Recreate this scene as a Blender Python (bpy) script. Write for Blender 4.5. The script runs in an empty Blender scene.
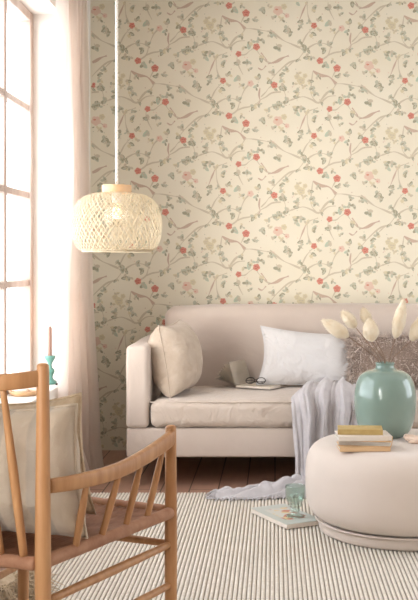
import bpy, bmesh, math, random
from mathutils import Vector, Matrix, noise
PI = math.pi
S = bpy.context.scene
COL = S.collection

# ---------------------------------------------------------------- camera
F = 1050.0                      # focal length in pixels for a 418x600 picture
CH = 1.04                       # lens height
cam_d = bpy.data.cameras.new('camera')
cam = bpy.data.objects.new('camera', cam_d); COL.objects.link(cam)
cam.location = (0, 0, CH); cam.rotation_euler = (PI/2, 0, 0)
cam_d.sensor_fit = 'VERTICAL'; cam_d.sensor_height = 36; cam_d.lens = F/600*36
cam_d.shift_x = -66/600; cam_d.shift_y = -38/600
cam_d.clip_start = .05
S.camera = cam
# ---------------------------------------------------------------- world, light, exposure
w = bpy.data.worlds.new('world'); S.world = w; w.use_nodes = True
bg = w.node_tree.nodes['Background']
bg.inputs[0].default_value = (.91, .965, 1.04, 1); bg.inputs[1].default_value = 7.0
S.view_settings.view_transform = 'Standard'; S.view_settings.look = 'None'
S.view_settings.gamma = 1; S.view_settings.use_curve_mapping = False
S.view_settings.exposure = -0.36
def portal(name, loc, rot, sx, sy):
    l = bpy.data.lights.new(name, 'AREA'); l.shape = 'RECTANGLE'; l.size = sx; l.size_y = sy
    l.cycles.is_portal = True
    o = bpy.data.objects.new(name, l); COL.objects.link(o); o.location = loc; o.rotation_euler = rot
portal('window_portal', (-1.25, 3.95, 1.34), (0, -PI/2, 0), 1.76, 2.1)
portal('window_portal.001', (-1.25, .4, 1.34), (0, -PI/2, 0), 1.76, 2.4)  # portal of the added left window
portal('window_portal.002', (2.98, 4.4, 1.35), (0, PI/2, 0), 1.9, 1.6)  # portal of the added right window
sun_d = bpy.data.lights.new('sun', 'SUN'); sun_d.energy = 4.2; sun_d.angle = math.radians(32); sun_d.color = (1, .95, .88)
sun = bpy.data.objects.new('sun', sun_d); COL.objects.link(sun)
sun.rotation_euler = Vector((1.0, 1.5, -.16)).to_track_quat('-Z', 'Y').to_euler()

# ---------------------------------------------------------------- helpers
def P(px, py, Y):               # a point at distance Y
    s = F/Y
    return Vector(((px-275)/s, Y, CH-(py-262)/s))
def srgb(r, g, b):
    f = lambda c: ((c/255+.055)/1.055)**2.4 if c/255 > .04045 else c/255/12.92
    return (f(r), f(g), f(b), 1)
def mat(name, c1, c2=None, rough=.8, scale=8, stretch=(1,1,1), bump=0, bscale=60, bstretch=(1,1,1), sheen=0, metal=0,
        coat=0, trans=0, translucent=0, ior=1.45, crease=0, cscale=7, sss=0):
    m = bpy.data.materials.new(name); m.use_nodes = True
    nt = m.node_tree; N = nt.nodes; L = nt.links
    b = N['Principled BSDF']; b.inputs['Base Color'].default_value = c1
    b.inputs['Roughness'].default_value = rough; b.inputs['Metallic'].default_value = metal
    b.inputs['IOR'].default_value = ior
    b.inputs['Sheen Weight'].default_value = sheen
    b.inputs['Coat Weight'].default_value = coat; b.inputs['Coat Roughness'].default_value = .06
    b.inputs['Transmission Weight'].default_value = trans
    tc = N.new('ShaderNodeTexCoord')
    if c2:
        mp = N.new('ShaderNodeMapping'); mp.inputs['Scale'].default_value = stretch
        nz = N.new('ShaderNodeTexNoise'); nz.inputs['Scale'].default_value = scale; nz.inputs['Detail'].default_value = 5
        rp = N.new('ShaderNodeValToRGB'); rp.color_ramp.elements[0].color = c1; rp.color_ramp.elements[1].color = c2
        rp.color_ramp.elements[0].position = .35; rp.color_ramp.elements[1].position = .68
        L.new(tc.outputs['Object'], mp.inputs[0]); L.new(mp.outputs[0], nz.inputs['Vector'])
        L.new(nz.outputs[0], rp.inputs[0]); L.new(rp.outputs[0], b.inputs['Base Color'])
    last = None
    if bump:
        mp = N.new('ShaderNodeMapping'); mp.inputs['Scale'].default_value = bstretch
        nz = N.new('ShaderNodeTexNoise'); nz.inputs['Scale'].default_value = bscale; nz.inputs['Detail'].default_value = 4
        bp = N.new('ShaderNodeBump'); bp.inputs['Strength'].default_value = 1; bp.inputs['Distance'].default_value = bump
        L.new(tc.outputs['Object'], mp.inputs[0]); L.new(mp.outputs[0], nz.inputs['Vector'])
        L.new(nz.outputs[0], bp.inputs['Height']); L.new(bp.outputs[0], b.inputs['Normal']); last = bp
    if crease:
        nz = N.new('ShaderNodeTexNoise'); nz.inputs['Scale'].default_value = cscale; nz.inputs['Detail'].default_value = 3
        nz.inputs['Distortion'].default_value = 1.2
        bp = N.new('ShaderNodeBump'); bp.inputs['Strength'].default_value = 1; bp.inputs['Distance'].default_value = crease
        L.new(tc.outputs['Object'], nz.inputs['Vector']); L.new(nz.outputs[0], bp.inputs['Height'])
        if last: L.new(last.outputs[0], bp.inputs['Normal'])
        L.new(bp.outputs[0], b.inputs['Normal'])
    if translucent:
        t = N.new('ShaderNodeBsdfTranslucent'); t.inputs[0].default_value = c1
        mx = N.new('ShaderNodeMixShader'); mx.inputs[0].default_value = translucent
        L.new(b.outputs[0], mx.inputs[1]); L.new(t.outputs[0], mx.inputs[2])
        L.new(mx.outputs[0], N['Material Output'].inputs[0])
    return m
def link(name, bm, m, parent=None, smooth=True, auto=None):
    me = bpy.data.meshes.new(name)
    bmesh.ops.recalc_face_normals(bm, faces=bm.faces)
    bm.to_mesh(me); bm.free()
    ms = m if isinstance(m, list) else [m]
    for x in ms: me.materials.append(x)
    if smooth:
        for p in me.polygons: p.use_smooth = True
    if smooth and auto is not None:
        me.set_sharp_from_angle(angle=math.radians(auto))
    o = bpy.data.objects.new(name, me); COL.objects.link(o)
    if parent: o.parent = parent
    return o
def tag(o, label, cat, group=None, kind=None):
    o['label'] = label
    if cat: o['category'] = cat
    if group: o['group'] = group
    if kind: o['kind'] = kind
    return o
def thing(name, label, cat, loc=(0,0,0), rz=0, group=None):
    o = bpy.data.objects.new(name, None); COL.objects.link(o)
    o.location = loc; o.rotation_euler = (0, 0, rz); o.empty_display_size = .05
    return tag(o, label, cat, group)
def struct(name, bm, m, smooth=False, parent=None):
    o = link(name, bm, m, parent, smooth)
    if not parent: o['kind'] = 'structure'
    return o
def box(bm, x0, x1, y0, y1, z0, z1, mi=0, M=None):
    vs = [bm.verts.new((x, y, z)) for x in (x0, x1) for y in (y0, y1) for z in (z0, z1)]
    if M:
        for v in vs: v.co = M @ v.co
    fs = []
    for f in ((0,1,3,2),(4,6,7,5),(0,4,5,1),(2,3,7,6),(0,2,6,4),(1,5,7,3)):
        q = bm.faces.new([vs[i] for i in f]); q.material_index = mi; fs.append(q)
    return vs, fs
def rbox(x0, x1, y0, y1, z0, z1, r=.02, seg=4, sub=0):
    bm = bmesh.new(); box(bm, x0, x1, y0, y1, z0, z1)
    bmesh.ops.recalc_face_normals(bm, faces=bm.faces)
    if sub:
        bmesh.ops.subdivide_edges(bm, edges=bm.edges[:], cuts=sub, use_grid_fill=True)
        es = [e for e in bm.edges if len(e.link_faces) == 2 and e.calc_face_angle() > 1]
    else: es = bm.edges[:]
    bmesh.ops.bevel(bm, geom=es, offset=r, segments=seg, profile=.5, affect='EDGES')
    return bm
def tube(bm, pts, rad, n=12, cap=True, flat=1.0, up=None):
    pts = [Vector(p) for p in pts]
    rs = rad if isinstance(rad, (list, tuple)) else [rad]*len(pts)
    rings = []
    ref = Vector(up) if up else Vector((0, 0, 1))
    for i, p in enumerate(pts):
        d = (pts[min(i+1, len(pts)-1)]-pts[max(i-1, 0)]).normalized()
        if not up and abs(d.z) > .95: r0 = Vector((1, 0, 0))
        else: r0 = ref
        a = d.cross(r0).normalized(); b = a.cross(d).normalized()
        if i and not up:
            if (rings and a.dot(pa) < 0): a = -a; b = -b
        pa = a
        rings.append([bm.verts.new(p+rs[i]*(math.cos(2*PI*k/n)*a*flat+math.sin(2*PI*k/n)*b)) for k in range(n)])
    for i in range(len(rings)-1):
        for k in range(n):
            bm.faces.new((rings[i][k], rings[i][(k+1)%n], rings[i+1][(k+1)%n], rings[i+1][k]))
    if cap:
        bm.faces.new(rings[0][::-1]); bm.faces.new(rings[-1])
def spline(pts, n=8):
    pts = [Vector(p) for p in pts]; out = []
    for i in range(len(pts)-1):
        p0 = pts[max(i-1, 0)]; p1 = pts[i]; p2 = pts[i+1]; p3 = pts[min(i+2, len(pts)-1)]
        for k in range(n):
            t = k/n
            out.append(.5*((2*p1)+(p2-p0)*t+(2*p0-5*p1+4*p2-p3)*t*t+(3*p1-p0-3*p2+p3)*t**3))
    out.append(pts[-1]); return out
def lathe(bm, prof, n=48, sx=1, sy=1, c=(0,0,0), p=2.0, closed=False):
    rings = []
    for r, z in prof:
        ring = []
        for k in range(n):
            a = 2*PI*k/n; ca, sa = math.cos(a), math.sin(a)
            q = (abs(ca)**p+abs(sa)**p)**(-1/p)
            ring.append(bm.verts.new((c[0]+max(r, 1e-4)*sx*ca*q, c[1]+max(r, 1e-4)*sy*sa*q, c[2]+z)))
        rings.append(ring)
    m = len(rings)
    for i in range(m if closed else m-1):
        for k in range(n):
            bm.faces.new((rings[i][k], rings[i][(k+1)%n], rings[(i+1)%m][(k+1)%n], rings[(i+1)%m][k]))
    if not closed:
        bm.faces.new(rings[0][::-1]); bm.faces.new(rings[-1])
def grid(bm, f, nu, nv, mi=0):
    g = [[bm.verts.new(f(i/nu, j/nv)) for j in range(nv+1)] for i in range(nu+1)]
    for i in range(nu):
        for j in range(nv):
            q = bm.faces.new((g[i][j], g[i+1][j], g[i+1][j+1], g[i][j+1])); q.material_index = mi
    return g
def sn(x, y, z=0): return noise.noise(Vector((x, y, z)))

# ---------------------------------------------------------------- materials
M_paper = mat('wallpaper_ground', srgb(226, 217, 195), srgb(230, 222, 202), .75, scale=3, bump=.0002, bscale=300)
M_leaf1 = mat('wallpaper_sage', srgb(190, 188, 166), rough=.75)
M_leaf2 = mat('wallpaper_moss', srgb(164, 160, 136), rough=.75)
M_leaf3 = mat('wallpaper_mint', srgb(184, 196, 174), rough=.75)
M_vine = mat('wallpaper_vine', srgb(202, 190, 166), rough=.75)
M_twig = mat('wallpaper_twig', srgb(198, 174, 154), rough=.75)
M_red = mat('wallpaper_rose', srgb(210, 142, 124), rough=.75)
M_pink = mat('wallpaper_blush', srgb(222, 194, 174), rough=.75)
M_dred = mat('wallpaper_rose_deep', srgb(194, 118, 102), rough=.75)
M_straw = mat('wallpaper_straw', srgb(214, 202, 168), rough=.75)
M_white = mat('white_plaster', srgb(240, 234, 226), srgb(236, 229, 220), .8, scale=2, bump=.001, bscale=20)
M_winw = mat('backlit_window_paint', srgb(206, 190, 180), srgb(180, 156, 142), .6, scale=9, stretch=(1, 1, .25), bump=.001, bscale=30)  # browner tone paints in the backlit shade of the bars
M_sillw = mat('white_sill_paint', srgb(240, 235, 228), rough=.45, bump=.0004, bscale=20)
M_sofa = mat('sofa_linen', srgb(196, 180, 168), srgb(203, 188, 176), .9, scale=4, bump=.0006, bscale=500, sheen=.25, crease=.006, cscale=5)
M_seat = mat('seat_linen', srgb(196, 180, 166), srgb(203, 188, 175), .9, scale=4, bump=.0006, bscale=500, sheen=.25, crease=.013, cscale=12)
M_pilb = mat('beige_linen', srgb(186, 168, 150), srgb(196, 180, 163), .9, scale=20, bump=.0006, bscale=400, sheen=.2, crease=.018, cscale=8)
M_pilw = mat('white_linen', srgb(212, 209, 208), srgb(217, 214, 213), .9, scale=5, bump=.0005, bscale=400, sheen=.15, crease=.022, cscale=9)
M_throw = mat('grey_cotton_throw', srgb(190, 185, 187), srgb(198, 193, 194), .95, scale=30, bump=.0008, bscale=300, sheen=.3, crease=.006, cscale=14)
M_shag = mat('shaggy_wool', srgb(146, 128, 116), srgb(120, 104, 94), .95, scale=25)
M_shag2 = mat('shaggy_wool_strands', srgb(226, 211, 200), srgb(160, 142, 132), .95, scale=60)
M_ott = mat('ottoman_fabric', srgb(210, 196, 184), srgb(215, 201, 190), .85, scale=5, bump=.0004, bscale=600, sheen=.3)
M_oak = mat('pale_oak', srgb(176, 126, 82), srgb(194, 146, 100), .45, scale=10, stretch=(6, 6, .6), bump=.0002, bscale=80)
M_cord = mat('brown_wrapped_cord', srgb(158, 112, 84), srgb(178, 134, 104), .7, scale=30, bump=.001, bscale=90)
M_curt = mat('curtain_linen', srgb(240, 230, 222), srgb(244, 236, 228), .95, scale=6, bump=.0006, bscale=260, translucent=.6, crease=.004, cscale=9)
M_bamboo = mat('bamboo_strip', srgb(228, 214, 186), srgb(212, 194, 160), .55, scale=40, translucent=.15)
M_pinew = mat('lamp_wood', srgb(226, 188, 146), srgb(214, 172, 128), .5, scale=18)
M_cordw = mat('white_textile_cord', srgb(238, 230, 220), rough=.8)
M_dark = mat('dark_metal', srgb(70, 62, 58), rough=.5)  # dark metal of the small cap on the sill
M_steel = mat('brushed_steel', srgb(190, 186, 182), rough=.3, metal=1)
M_celadon = mat('celadon_glaze', srgb(128, 150, 140), srgb(138, 160, 150), .16, scale=5, coat=.6, bump=.0006, bscale=14)
M_stem = mat('dry_stem', srgb(120, 96, 78), srgb(146, 120, 98), .8, scale=40)
M_pod = mat('cream_plume', srgb(240, 228, 206), srgb(230, 212, 182), .95, scale=30, sheen=.4, bump=.003, bscale=130)
M_teal = mat('turquoise_glaze', srgb(98, 148, 136), rough=.35, coat=.3)
M_candle = mat('taupe_wax', srgb(140, 108, 94), rough=.6)
M_page = mat('book_pages', srgb(250, 243, 232), srgb(244, 234, 220), .9, scale=60, stretch=(.2, .2, 9), translucent=.45)
M_goldc = mat('olive_gold_cover', srgb(196, 168, 110), srgb(184, 156, 96), .5, scale=30)
M_whitec = mat('white_cover', srgb(232, 222, 210), rough=.6)
M_tanc = mat('tan_cover', srgb(222, 182, 134), srgb(210, 168, 120), .6, scale=20)
M_kraft = mat('kraft_cover', srgb(226, 190, 146), rough=.7)
M_black = mat('black_plastic', srgb(42, 36, 34), rough=.3)
M_pink2 = mat('blush_shell', srgb(222, 190, 168), srgb(236, 216, 198), .5, scale=30)

def glass_mat(name, col, refl=.08):
    m = bpy.data.materials.new(name); m.use_nodes = True
    nt = m.node_tree; N = nt.nodes; L = nt.links
    N.remove(N['Principled BSDF'])
    t = N.new('ShaderNodeBsdfTransparent'); t.inputs[0].default_value = col
    g = N.new('ShaderNodeBsdfGlossy'); g.inputs['Roughness'].default_value = .03
    fr = N.new('ShaderNodeLayerWeight'); fr.inputs[0].default_value = .3
    mr = N.new('ShaderNodeMapRange'); mr.inputs['To Min'].default_value = refl*.25; mr.inputs['To Max'].default_value = refl
    L.new(fr.outputs['Facing'], mr.inputs['Value'])
    mx = N.new('ShaderNodeMixShader')
    L.new(mr.outputs[0], mx.inputs[0]); L.new(t.outputs[0], mx.inputs[1]); L.new(g.outputs[0], mx.inputs[2])
    L.new(mx.outputs[0], N['Material Output'].inputs[0])
    return m
M_pane = glass_mat('window_glass', (1, 1, 1, 1), .05)
M_gob = glass_mat('green_glass', (.86, .945, .915, 1), .5)
M_bulb = glass_mat('bulb_glass', (.97, .95, .9, 1), .35)

# ---------------------------------------------------------------- room shell
XL = -1.02                       # inner face of the window wall
YB = 5.80                       # wallpapered wall
ZC = 2.485
# floor
fm = bpy.data.materials.new('floorboards'); fm.use_nodes = True
nt = fm.node_tree; N = nt.nodes; L = nt.links; b = N['Principled BSDF']; b.inputs['Roughness'].default_value = .45
tc = N.new('ShaderNodeTexCoord'); mp = N.new('ShaderNodeMapping'); mp.inputs['Rotation'].default_value = (0, 0, PI/2)
br = N.new('ShaderNodeTexBrick'); br.inputs['Scale'].default_value = 1; br.inputs['Brick Width'].default_value = 1.6; br.inputs['Row Height'].default_value = .13
br.inputs['Mortar Size'].default_value = .003; br.inputs['Color1'].default_value = srgb(176, 134, 112); br.inputs['Color2'].default_value = srgb(188, 146, 124)
br.inputs['Mortar'].default_value = srgb(80, 54, 44)
nz = N.new('ShaderNodeTexNoise'); nz.inputs['Scale'].default_value = 6; mp2 = N.new('ShaderNodeMapping'); mp2.inputs['Scale'].default_value = (6, .6, 1)
mx = N.new('ShaderNodeMixRGB'); mx.blend_type = 'MULTIPLY'; mx.inputs[0].default_value = .3
L.new(tc.outputs['Object'], mp.inputs[0]); L.new(mp.outputs[0], br.inputs['Vector']); L.new(tc.outputs['Object'], mp2.inputs[0]); L.new(mp2.outputs[0], nz.inputs['Vector'])
L.new(br.outputs[0], mx.inputs[1]); L.new(nz.outputs[0], mx.inputs[2]); L.new(mx.outputs[0], b.inputs['Base Color'])
bm = bmesh.new(); box(bm, -1.25, 3.1, -1.8, 6.0, -.1, 0); struct('floor', bm, fm)
bm = bmesh.new(); box(bm, -1.25, 3.1, -1.8, 6.0, ZC, ZC+.1); struct('ceiling', bm, M_white)
# window wall with two openings, the nearer one added for light
bm = bmesh.new()
for y0, y1 in ((-1.8, -.8), (1.6, 2.9), (5.0, 5.80)): box(bm, -1.27, XL, y0, y1, 0, ZC)
for y0, y1 in ((-.8, 1.6), (2.9, 5.0)):
    box(bm, -1.27, XL, y0, y1, 0, .42); box(bm, -1.27, XL, y0, y1, 2.22, ZC)
struct('wall_left', bm, M_white)
bm = bmesh.new()
for a_ in ((-1.7, 3.6, 0, ZC), (5.2, 5.8, 0, ZC), (3.6, 5.2, 0, .4), (3.6, 5.2, 2.3, ZC)): box(bm, 3.0, 3.1, *a_)  # opening left for the added fill window
struct('wall_right', bm, M_white)
bm = bmesh.new()
box(bm, -1.02, 3.0, -1.7, -1.6, 0, ZC)
struct('wall_front', bm, M_white)

# ---- wallpaper: one repeat, traced in picture pixels, printed on a half-drop lattice
TU = (91.0, 55.1); TV = (0, 110.2); SC = F/YB
flowers = [(314,135.8,3.3,'r'),(320,171,3.6,'r'),(337,178.5,4.0,'r'),(365.3,140.2,3.6,'r'),(341.5,138.6,3.4,'p'),
           (347.4,102,3.8,'r'),(329.6,109,3.2,'r'),(369,176,5.2,'p'),(378,181,2.6,'p'),(301,191,4.4,'s'),(297,187,3,'s'),(305,186,2.6,'s'),(375,172,3.2,'s')]
leaves = [(299.4,132,1,2),(300,136.5,1,1),(286.5,140,1.2,2),(272,145.8,1,3),(299.4,151.5,1,1),(313.8,144.4,1.2,2),(278.6,158.7,1.5,1),
 (320,152,1.1,1),(323.8,161.9,1.2,2),(305.9,168,1.2,2),(311,168.8,1,1),(304.5,159.5,1.6,1),(326.7,176,1.4,3),(308.8,162,.9,2),(286.5,178.8,1.1,1),
 (283,184,.9,2),(273,181.7,1.2,1),(297,171,.8,2),(327.4,134.3,1.4,3),(290,145,1.1,1),(350,131.4,1.2,2),(360,137,1.2,2),(374.5,142,1.4,1),
 (343.7,163.7,1.2,2),(350,160.9,.8,2),(354.4,176.6,1.3,2),(376.7,156.6,1.2,1),(365.2,161.6,1.2,1),(357.3,165.2,1,4),(370,160,1,1),(330.8,153.7,1.1,1),
 (337,186.7,1.1,2),(345,185.3,1,1),(283.6,198,1.4,1),(295.8,202,1.2,1),(295.8,207,1.2,2),(287,211.6,1.1,1),(280.8,215,1,1),
 (275.7,216.6,1.2,1),(295.8,220,1.3,1),(303,218.7,1.2,1),(298,224.5,1,3),(314.5,228,1.3,1),(308,221.6,1,4),(320,238.8,1.1,2),(314.5,204.4,1.1,1),
 (311,198.6,1.1,1),(311.6,191.5,1,2),(317,221.6,.9,1),(327.4,228.8,1.2,2),(350,197,1,1),(362.3,201.5,.9,1),(349.4,204.4,1,1),(354.4,207.2,1,1),
 (340,211.6,1.4,3),(352.3,225,1.3,2),(338,227.3,1.2,1),(342,233.8,.8,1),(330.8,201.5,1,1),(376.7,195.8,1.2,2),(334,140,.9,1),(346,142,.9,3),
 (318,186,.8,1),(322,214,.8,2),(367,145,.8,2),(372,136,1,3),(309,131,.8,1),(318,139,.9,4),(332,172,.8,2),(334,214,.9,4),(345,207,.8,3),
 (366,182,.9,1),(373,184,1,4),(362,172,.8,4),(296,194,.8,4),(305,196,.8,4),(300,183,.8,4)]
stems = [  # points, width, colour
 ([(313,181),(320,185.5),(329,187),(336,194)],2.6,'t'), ([(336,194),(333,199),(327,203),(322,209),(319,213)],1.5,'v'),
 ([(291.5,210),(298,208),(304,207),(312,210),(319,213),(328,207),(336,206)],1.3,'v'), ([(313,181),(311.5,192),(311,204),(316,212)],.8,'v'),
 ([(270,140),(277,146),(284,151),(292,154.5),(300,158)],1.4,'v'), ([(300,158),(303,152),(306,146),(310,141),(314,137)],.9,'v'),
 ([(300,158),(304.5,161),(310,157),(317,153.7),(325,154),(332,158)],1.1,'v'), ([(304.5,161),(301,166),(297,170),(288.7,173),(278.6,181.7),(272,189)],1.1,'v'),
 ([(268,174),(276,172),(283,168),(288.7,166)],2.2,'t'), ([(266,176),(262,180),(258,178)],1.0,'t'),
 ([(351,143),(350,150),(351,156),(348.7,160)],1.2,'t'), ([(327,166),(334,163),(340,162),(346,160),(351.6,155),(357,152),(363,148),(372,147)],1.0,'v'),
 ([(320,171),(325,168),(328.6,164.4),(331.5,154.4),(335.8,144.4),(341,139)],1.0,'v'), ([(356,166),(364,161),(370,158),(380,156)],.8,'v'),
 ([(347.3,214),(350,219),(357.3,226.6),(362,228)],.9,'v'), ([(358,227),(356,223),(352,218)],.8,'t'), ([(358,196.5),(361,197),(364,200),(368,204)],.8,'v'),
 ([(313,246),(309,239),(307.5,232),(307,222)],.8,'v'), ([(299,242),(302,234),(304.5,228),(307,222)],1.1,'t'), ([(307,222),(312,220),(318,218)],.7,'v'),
 ([(329.6,219),(328,224),(330,232),(334,240)],.8,'v'), ([(276,216),(281,214),(287,212),(291.5,210)],.8,'v'), ([(347.4,212),(341,216),(336,220),(330,220)],.8,'v'),
 ([(337,178.5),(334,184),(332,188)],.8,'v'), ([(365,140),(360,143),(357,147),(352,152)],.8,'v'), ([(274,196),(280,198),(284,201),(286,208)],.7,'v'),
 ([(336,194),(342,194),(349,195),(358,196.5)],.8,'v'), ([(378,181),(373,178),(369,176)],.8,'t'), ([(287,178),(291,174),(295,171)],.7,'v')]
bm = bmesh.new(); box(bm, -1.25, 3.1, YB, YB+.2, 0, ZC)
rnd = random.Random(4)
def clipdraw(poly, mi, lay):
    cx = sum(p[0] for p in poly)/len(poly); cy = sum(p[1] for p in poly)/len(poly)
    pts = [((x-275)/SC, CH+(262-y)/SC) for x, y in poly]
    if min(p[0] for p in pts) < XL+.004 or max(p[0] for p in pts) > 2.99 or min(p[1] for p in pts) < .01 or max(p[1] for p in pts) > ZC-.005: return
    f = bm.faces.new([bm.verts.new((x, YB-.0006-.0003*lay-rnd.random()*.00025, z)) for x, z in pts]); f.material_index = mi
def ribbon(pts, wd, mi, lay, ox, oy):
    sp = spline([(x, y, 0) for x, y in pts], 5)
    for i in range(len(sp)-1):
        a, b_ = sp[i], sp[i+1]; d = (b_-a); d = Vector((-d.y, d.x, 0)).normalized()
        t0 = i/len(sp); t1 = (i+1)/len(sp)
        w0 = wd*(.62+.38*math.sin(t0*9+pts[0][0]))*.68+.14; w1 = wd*(.62+.38*math.sin(t1*9+pts[0][0]))*.68+.14
        clipdraw([(q.x+ox, q.y+oy) for q in (a-d*w0, a+d*w0, b_+d*w1, b_-d*w1)], mi, lay)
for i in range(-6, 8):
    for j in range(-8, 8):
        ox = TU[0]*i; oy = TU[1]*i+TV[1]*j
        if not (-120 < 320+ox < 840 and -120 < 180+oy < 560): continue
        r1 = random.Random(11)
        for pts, wd, c in stems: ribbon(pts, wd, 4 if c == 'v' else 5, 0, ox, oy)
        for x, y, s, c in leaves:
            a = r1.uniform(0, 2*PI); l = 2.5*s; wdt = 1.55*s
            out = []
            for k in range(10):
                t = 2*PI*k/10; lx = l*math.cos(t); ly = wdt*math.sin(t)*(1-.35*math.cos(t))
                out.append((x+ox+lx*math.cos(a)-ly*math.sin(a), y+oy+lx*math.sin(a)+ly*math.cos(a)))
            clipdraw(out, {1: 1, 2: 2, 3: 3, 4: 9}[c], 1)
            clipdraw([(x+ox+(p_[0]-x-ox)*.6+.3, y+oy+(p_[1]-y-oy)*.45+.45) for p_ in out], {1: 2, 2: 1, 3: 1, 4: 4}[c], 1.5)
            for _q in range(2):
                a2 = a+r1.choice((1.5, -1.5, 2.2)); a3 = a+r1.uniform(1.7, 4.6); dx, dy = 2.9*math.cos(a3), 2.9*math.sin(a3)
                clipdraw([(x+ox+dx+l*.72*math.cos(t)*math.cos(a2)-wdt*.75*math.sin(t)*math.sin(a2), y+oy+dy+l*.72*math.cos(t)*math.sin(a2)+wdt*.75*math.sin(t)*math.cos(a2)) for t in [2*PI*k/8 for k in range(8)]], r1.choice((1, 2, 9, 4)), 1.2)
            for q in range(2):
                if r1.random() < .45:
                    bx, by = x+ox+r1.uniform(-5, 5), y+oy+r1.uniform(-5, 5)
                    clipdraw([(bx+.55*math.cos(2*PI*k/6), by+.55*math.sin(2*PI*k/6)) for k in range(6)], r1.choice((7, 4, 5, 1)), 1.3)
            ribbon([(x-l*1.5*math.cos(a), y-l*1.5*math.sin(a)), (x, y)], .35, 4, 2, ox, oy)
        for x, y, s, c in flowers:
            nb = 5; a0 = r1.uniform(0, 6); base = {'r': 6, 'p': 7, 's': 9}[c]
            for k in range(nb):
                a = a0+2*PI*k/nb; px, py = x+ox+s*.5*math.cos(a), y+oy+s*.5*math.sin(a); rr = s*.48
                clipdraw([(px+rr*math.cos(2*PI*q/9), py+rr*math.sin(2*PI*q/9)) for q in range(9)], base, 3+k*.2)
            for k in range(3):
                a = a0+1+2*PI*k/3; px, py = x+ox+s*.33*math.cos(a), y+oy+s*.33*math.sin(a)
                mi = {'r': 8, 'p': 6 if k == 0 else 9, 's': 4}[c]
                if c == 'p' and k: continue
                clipdraw([(px+s*.3*math.cos(2*PI*q/7), py+s*.17*math.sin(2*PI*q/7)) for q in range(7)], mi, 5)
# faces already face the room; keep their winding consistent
struct('wall_back', bm, [M_paper, M_leaf1, M_leaf2, M_leaf3, M_vine, M_twig, M_red, M_pink, M_dred, M_straw])

# ---- windows
def window(name, y0, y1, ycols, zrows):
    bm = bmesh.new(); xa, xb = -1.21, -1.15
    box(bm, xa, xb, y0, y0+.045, .45, 2.22); box(bm, xa, xb, y1-.055, y1, .45, 2.22)
    box(bm, xa, xb, y0+.045, y1-.055, .45, .50); box(bm, xa, xb, y0+.045, y1-.055, 2.175, 2.22)
    for y in ycols: box(bm, xa+.01, xb-.008, y-.02, y+.02, .50, 2.175)
    cols = [y0+.045]+sorted(ycols)+[y1-.055]
    for z in zrows:
        for a, b_ in zip(cols[:-1], cols[1:]):
            box(bm, xa+.014, xb-.01, a+(.02 if a != cols[0] else 0), b_-(.02 if b_ != cols[-1] else 0), z-.015, z+.015)
    bmesh.ops.bevel(bm, geom=bm.edges[:], offset=.003, segments=1, affect='EDGES')
    o = struct(name, bm, M_winw)
    bm = bmesh.new(); box(bm, -1.182, -1.178, y0+.045, y1-.055, .50, 2.175)
    link('window_pane', bm, M_pane, o, False)
    return o
w1 = window('window_1', 2.9, 5.0, [4.52, 4.10, 3.68, 3.26], [1.766, 1.354, .941])
w2 = window('fill_window_left', -.8, 1.6, [1.12, .64, .16, -.32], [1.766, 1.354, .941])  # unseen window, added to let in light from the left front
bm = rbox(-1.22, -.995, 2.902, 4.998, .42, .47, .006, 3); struct('trim_1', bm, M_sillw)
bm = rbox(-1.22, -.995, -.798, 1.598, .42, .47, .006, 3); struct('trim_2', bm, M_sillw)
bm = bmesh.new()
for y0_, y1_, z0, z1 in ((3.6, 3.66, .4, 2.3), (5.14, 5.2, .4, 2.3), (3.66, 5.14, .4, .46), (3.66, 5.14, 2.24, 2.3), (4.37, 4.43, .46, 2.24)): box(bm, 3.03, 3.08, y0_, y1_, z0, z1)
w3 = struct('fill_window_right', bm, M_sillw)  # unseen window, added as fill light from the right
bm = bmesh.new(); box(bm, 3.053, 3.056, 3.66, 5.14, .46, 2.24); link('window_pane', bm, M_pane, w3, False)

# ---- curtain
def curt(u, v):                 # u along the rod, v from top to floor
    z = 2.41*(1-v)+.006
    Y = 4.74+.44*u
    g = 1-.25*math.sin(PI*min(1, v*1.1))
    ph = 2*PI*5.2*u+.5*math.sin(v*3)+1.3*sn(u*3, v*1.2, 3)
    X = -.962+.034*g*math.sin(ph)+.016*sn(u*9, v*4, 1)+.06*v*u
    Y += .03*math.cos(ph*1.0)*g+.03*sn(u*4, v*2, 9)+.06*v*(u-.5)
    if v > .93:
        k = (v-.93)/.07; X += .05*k*(.4+.8*sn(u*11, 2, 5)); Y += .05*k*sn(u*8, 5, 7)
    return Vector((max(X, XL+.018), min(Y, 5.46), z))
bm = bmesh.new(); grid(bm, curt, 190, 90)
cur = link('linen_curtain', bm, M_curt)
tag(cur, 'long pale linen curtain hanging in folds beside the window down to the floor', 'curtain')
bm = bmesh.new(); tube(bm, [(-.95, 3.0, 2.425), (-.95, 5.5, 2.425)], .011, 14)
for y in (3.15, 5.42): tube(bm, [(-1.021, y, 2.425), (-.95, y, 2.425)], .007, 10)
tag(link('curtain_rod', bm, M_steel), 'slim metal rod carrying the linen curtain just under the ceiling', 'curtain rod')

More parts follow.
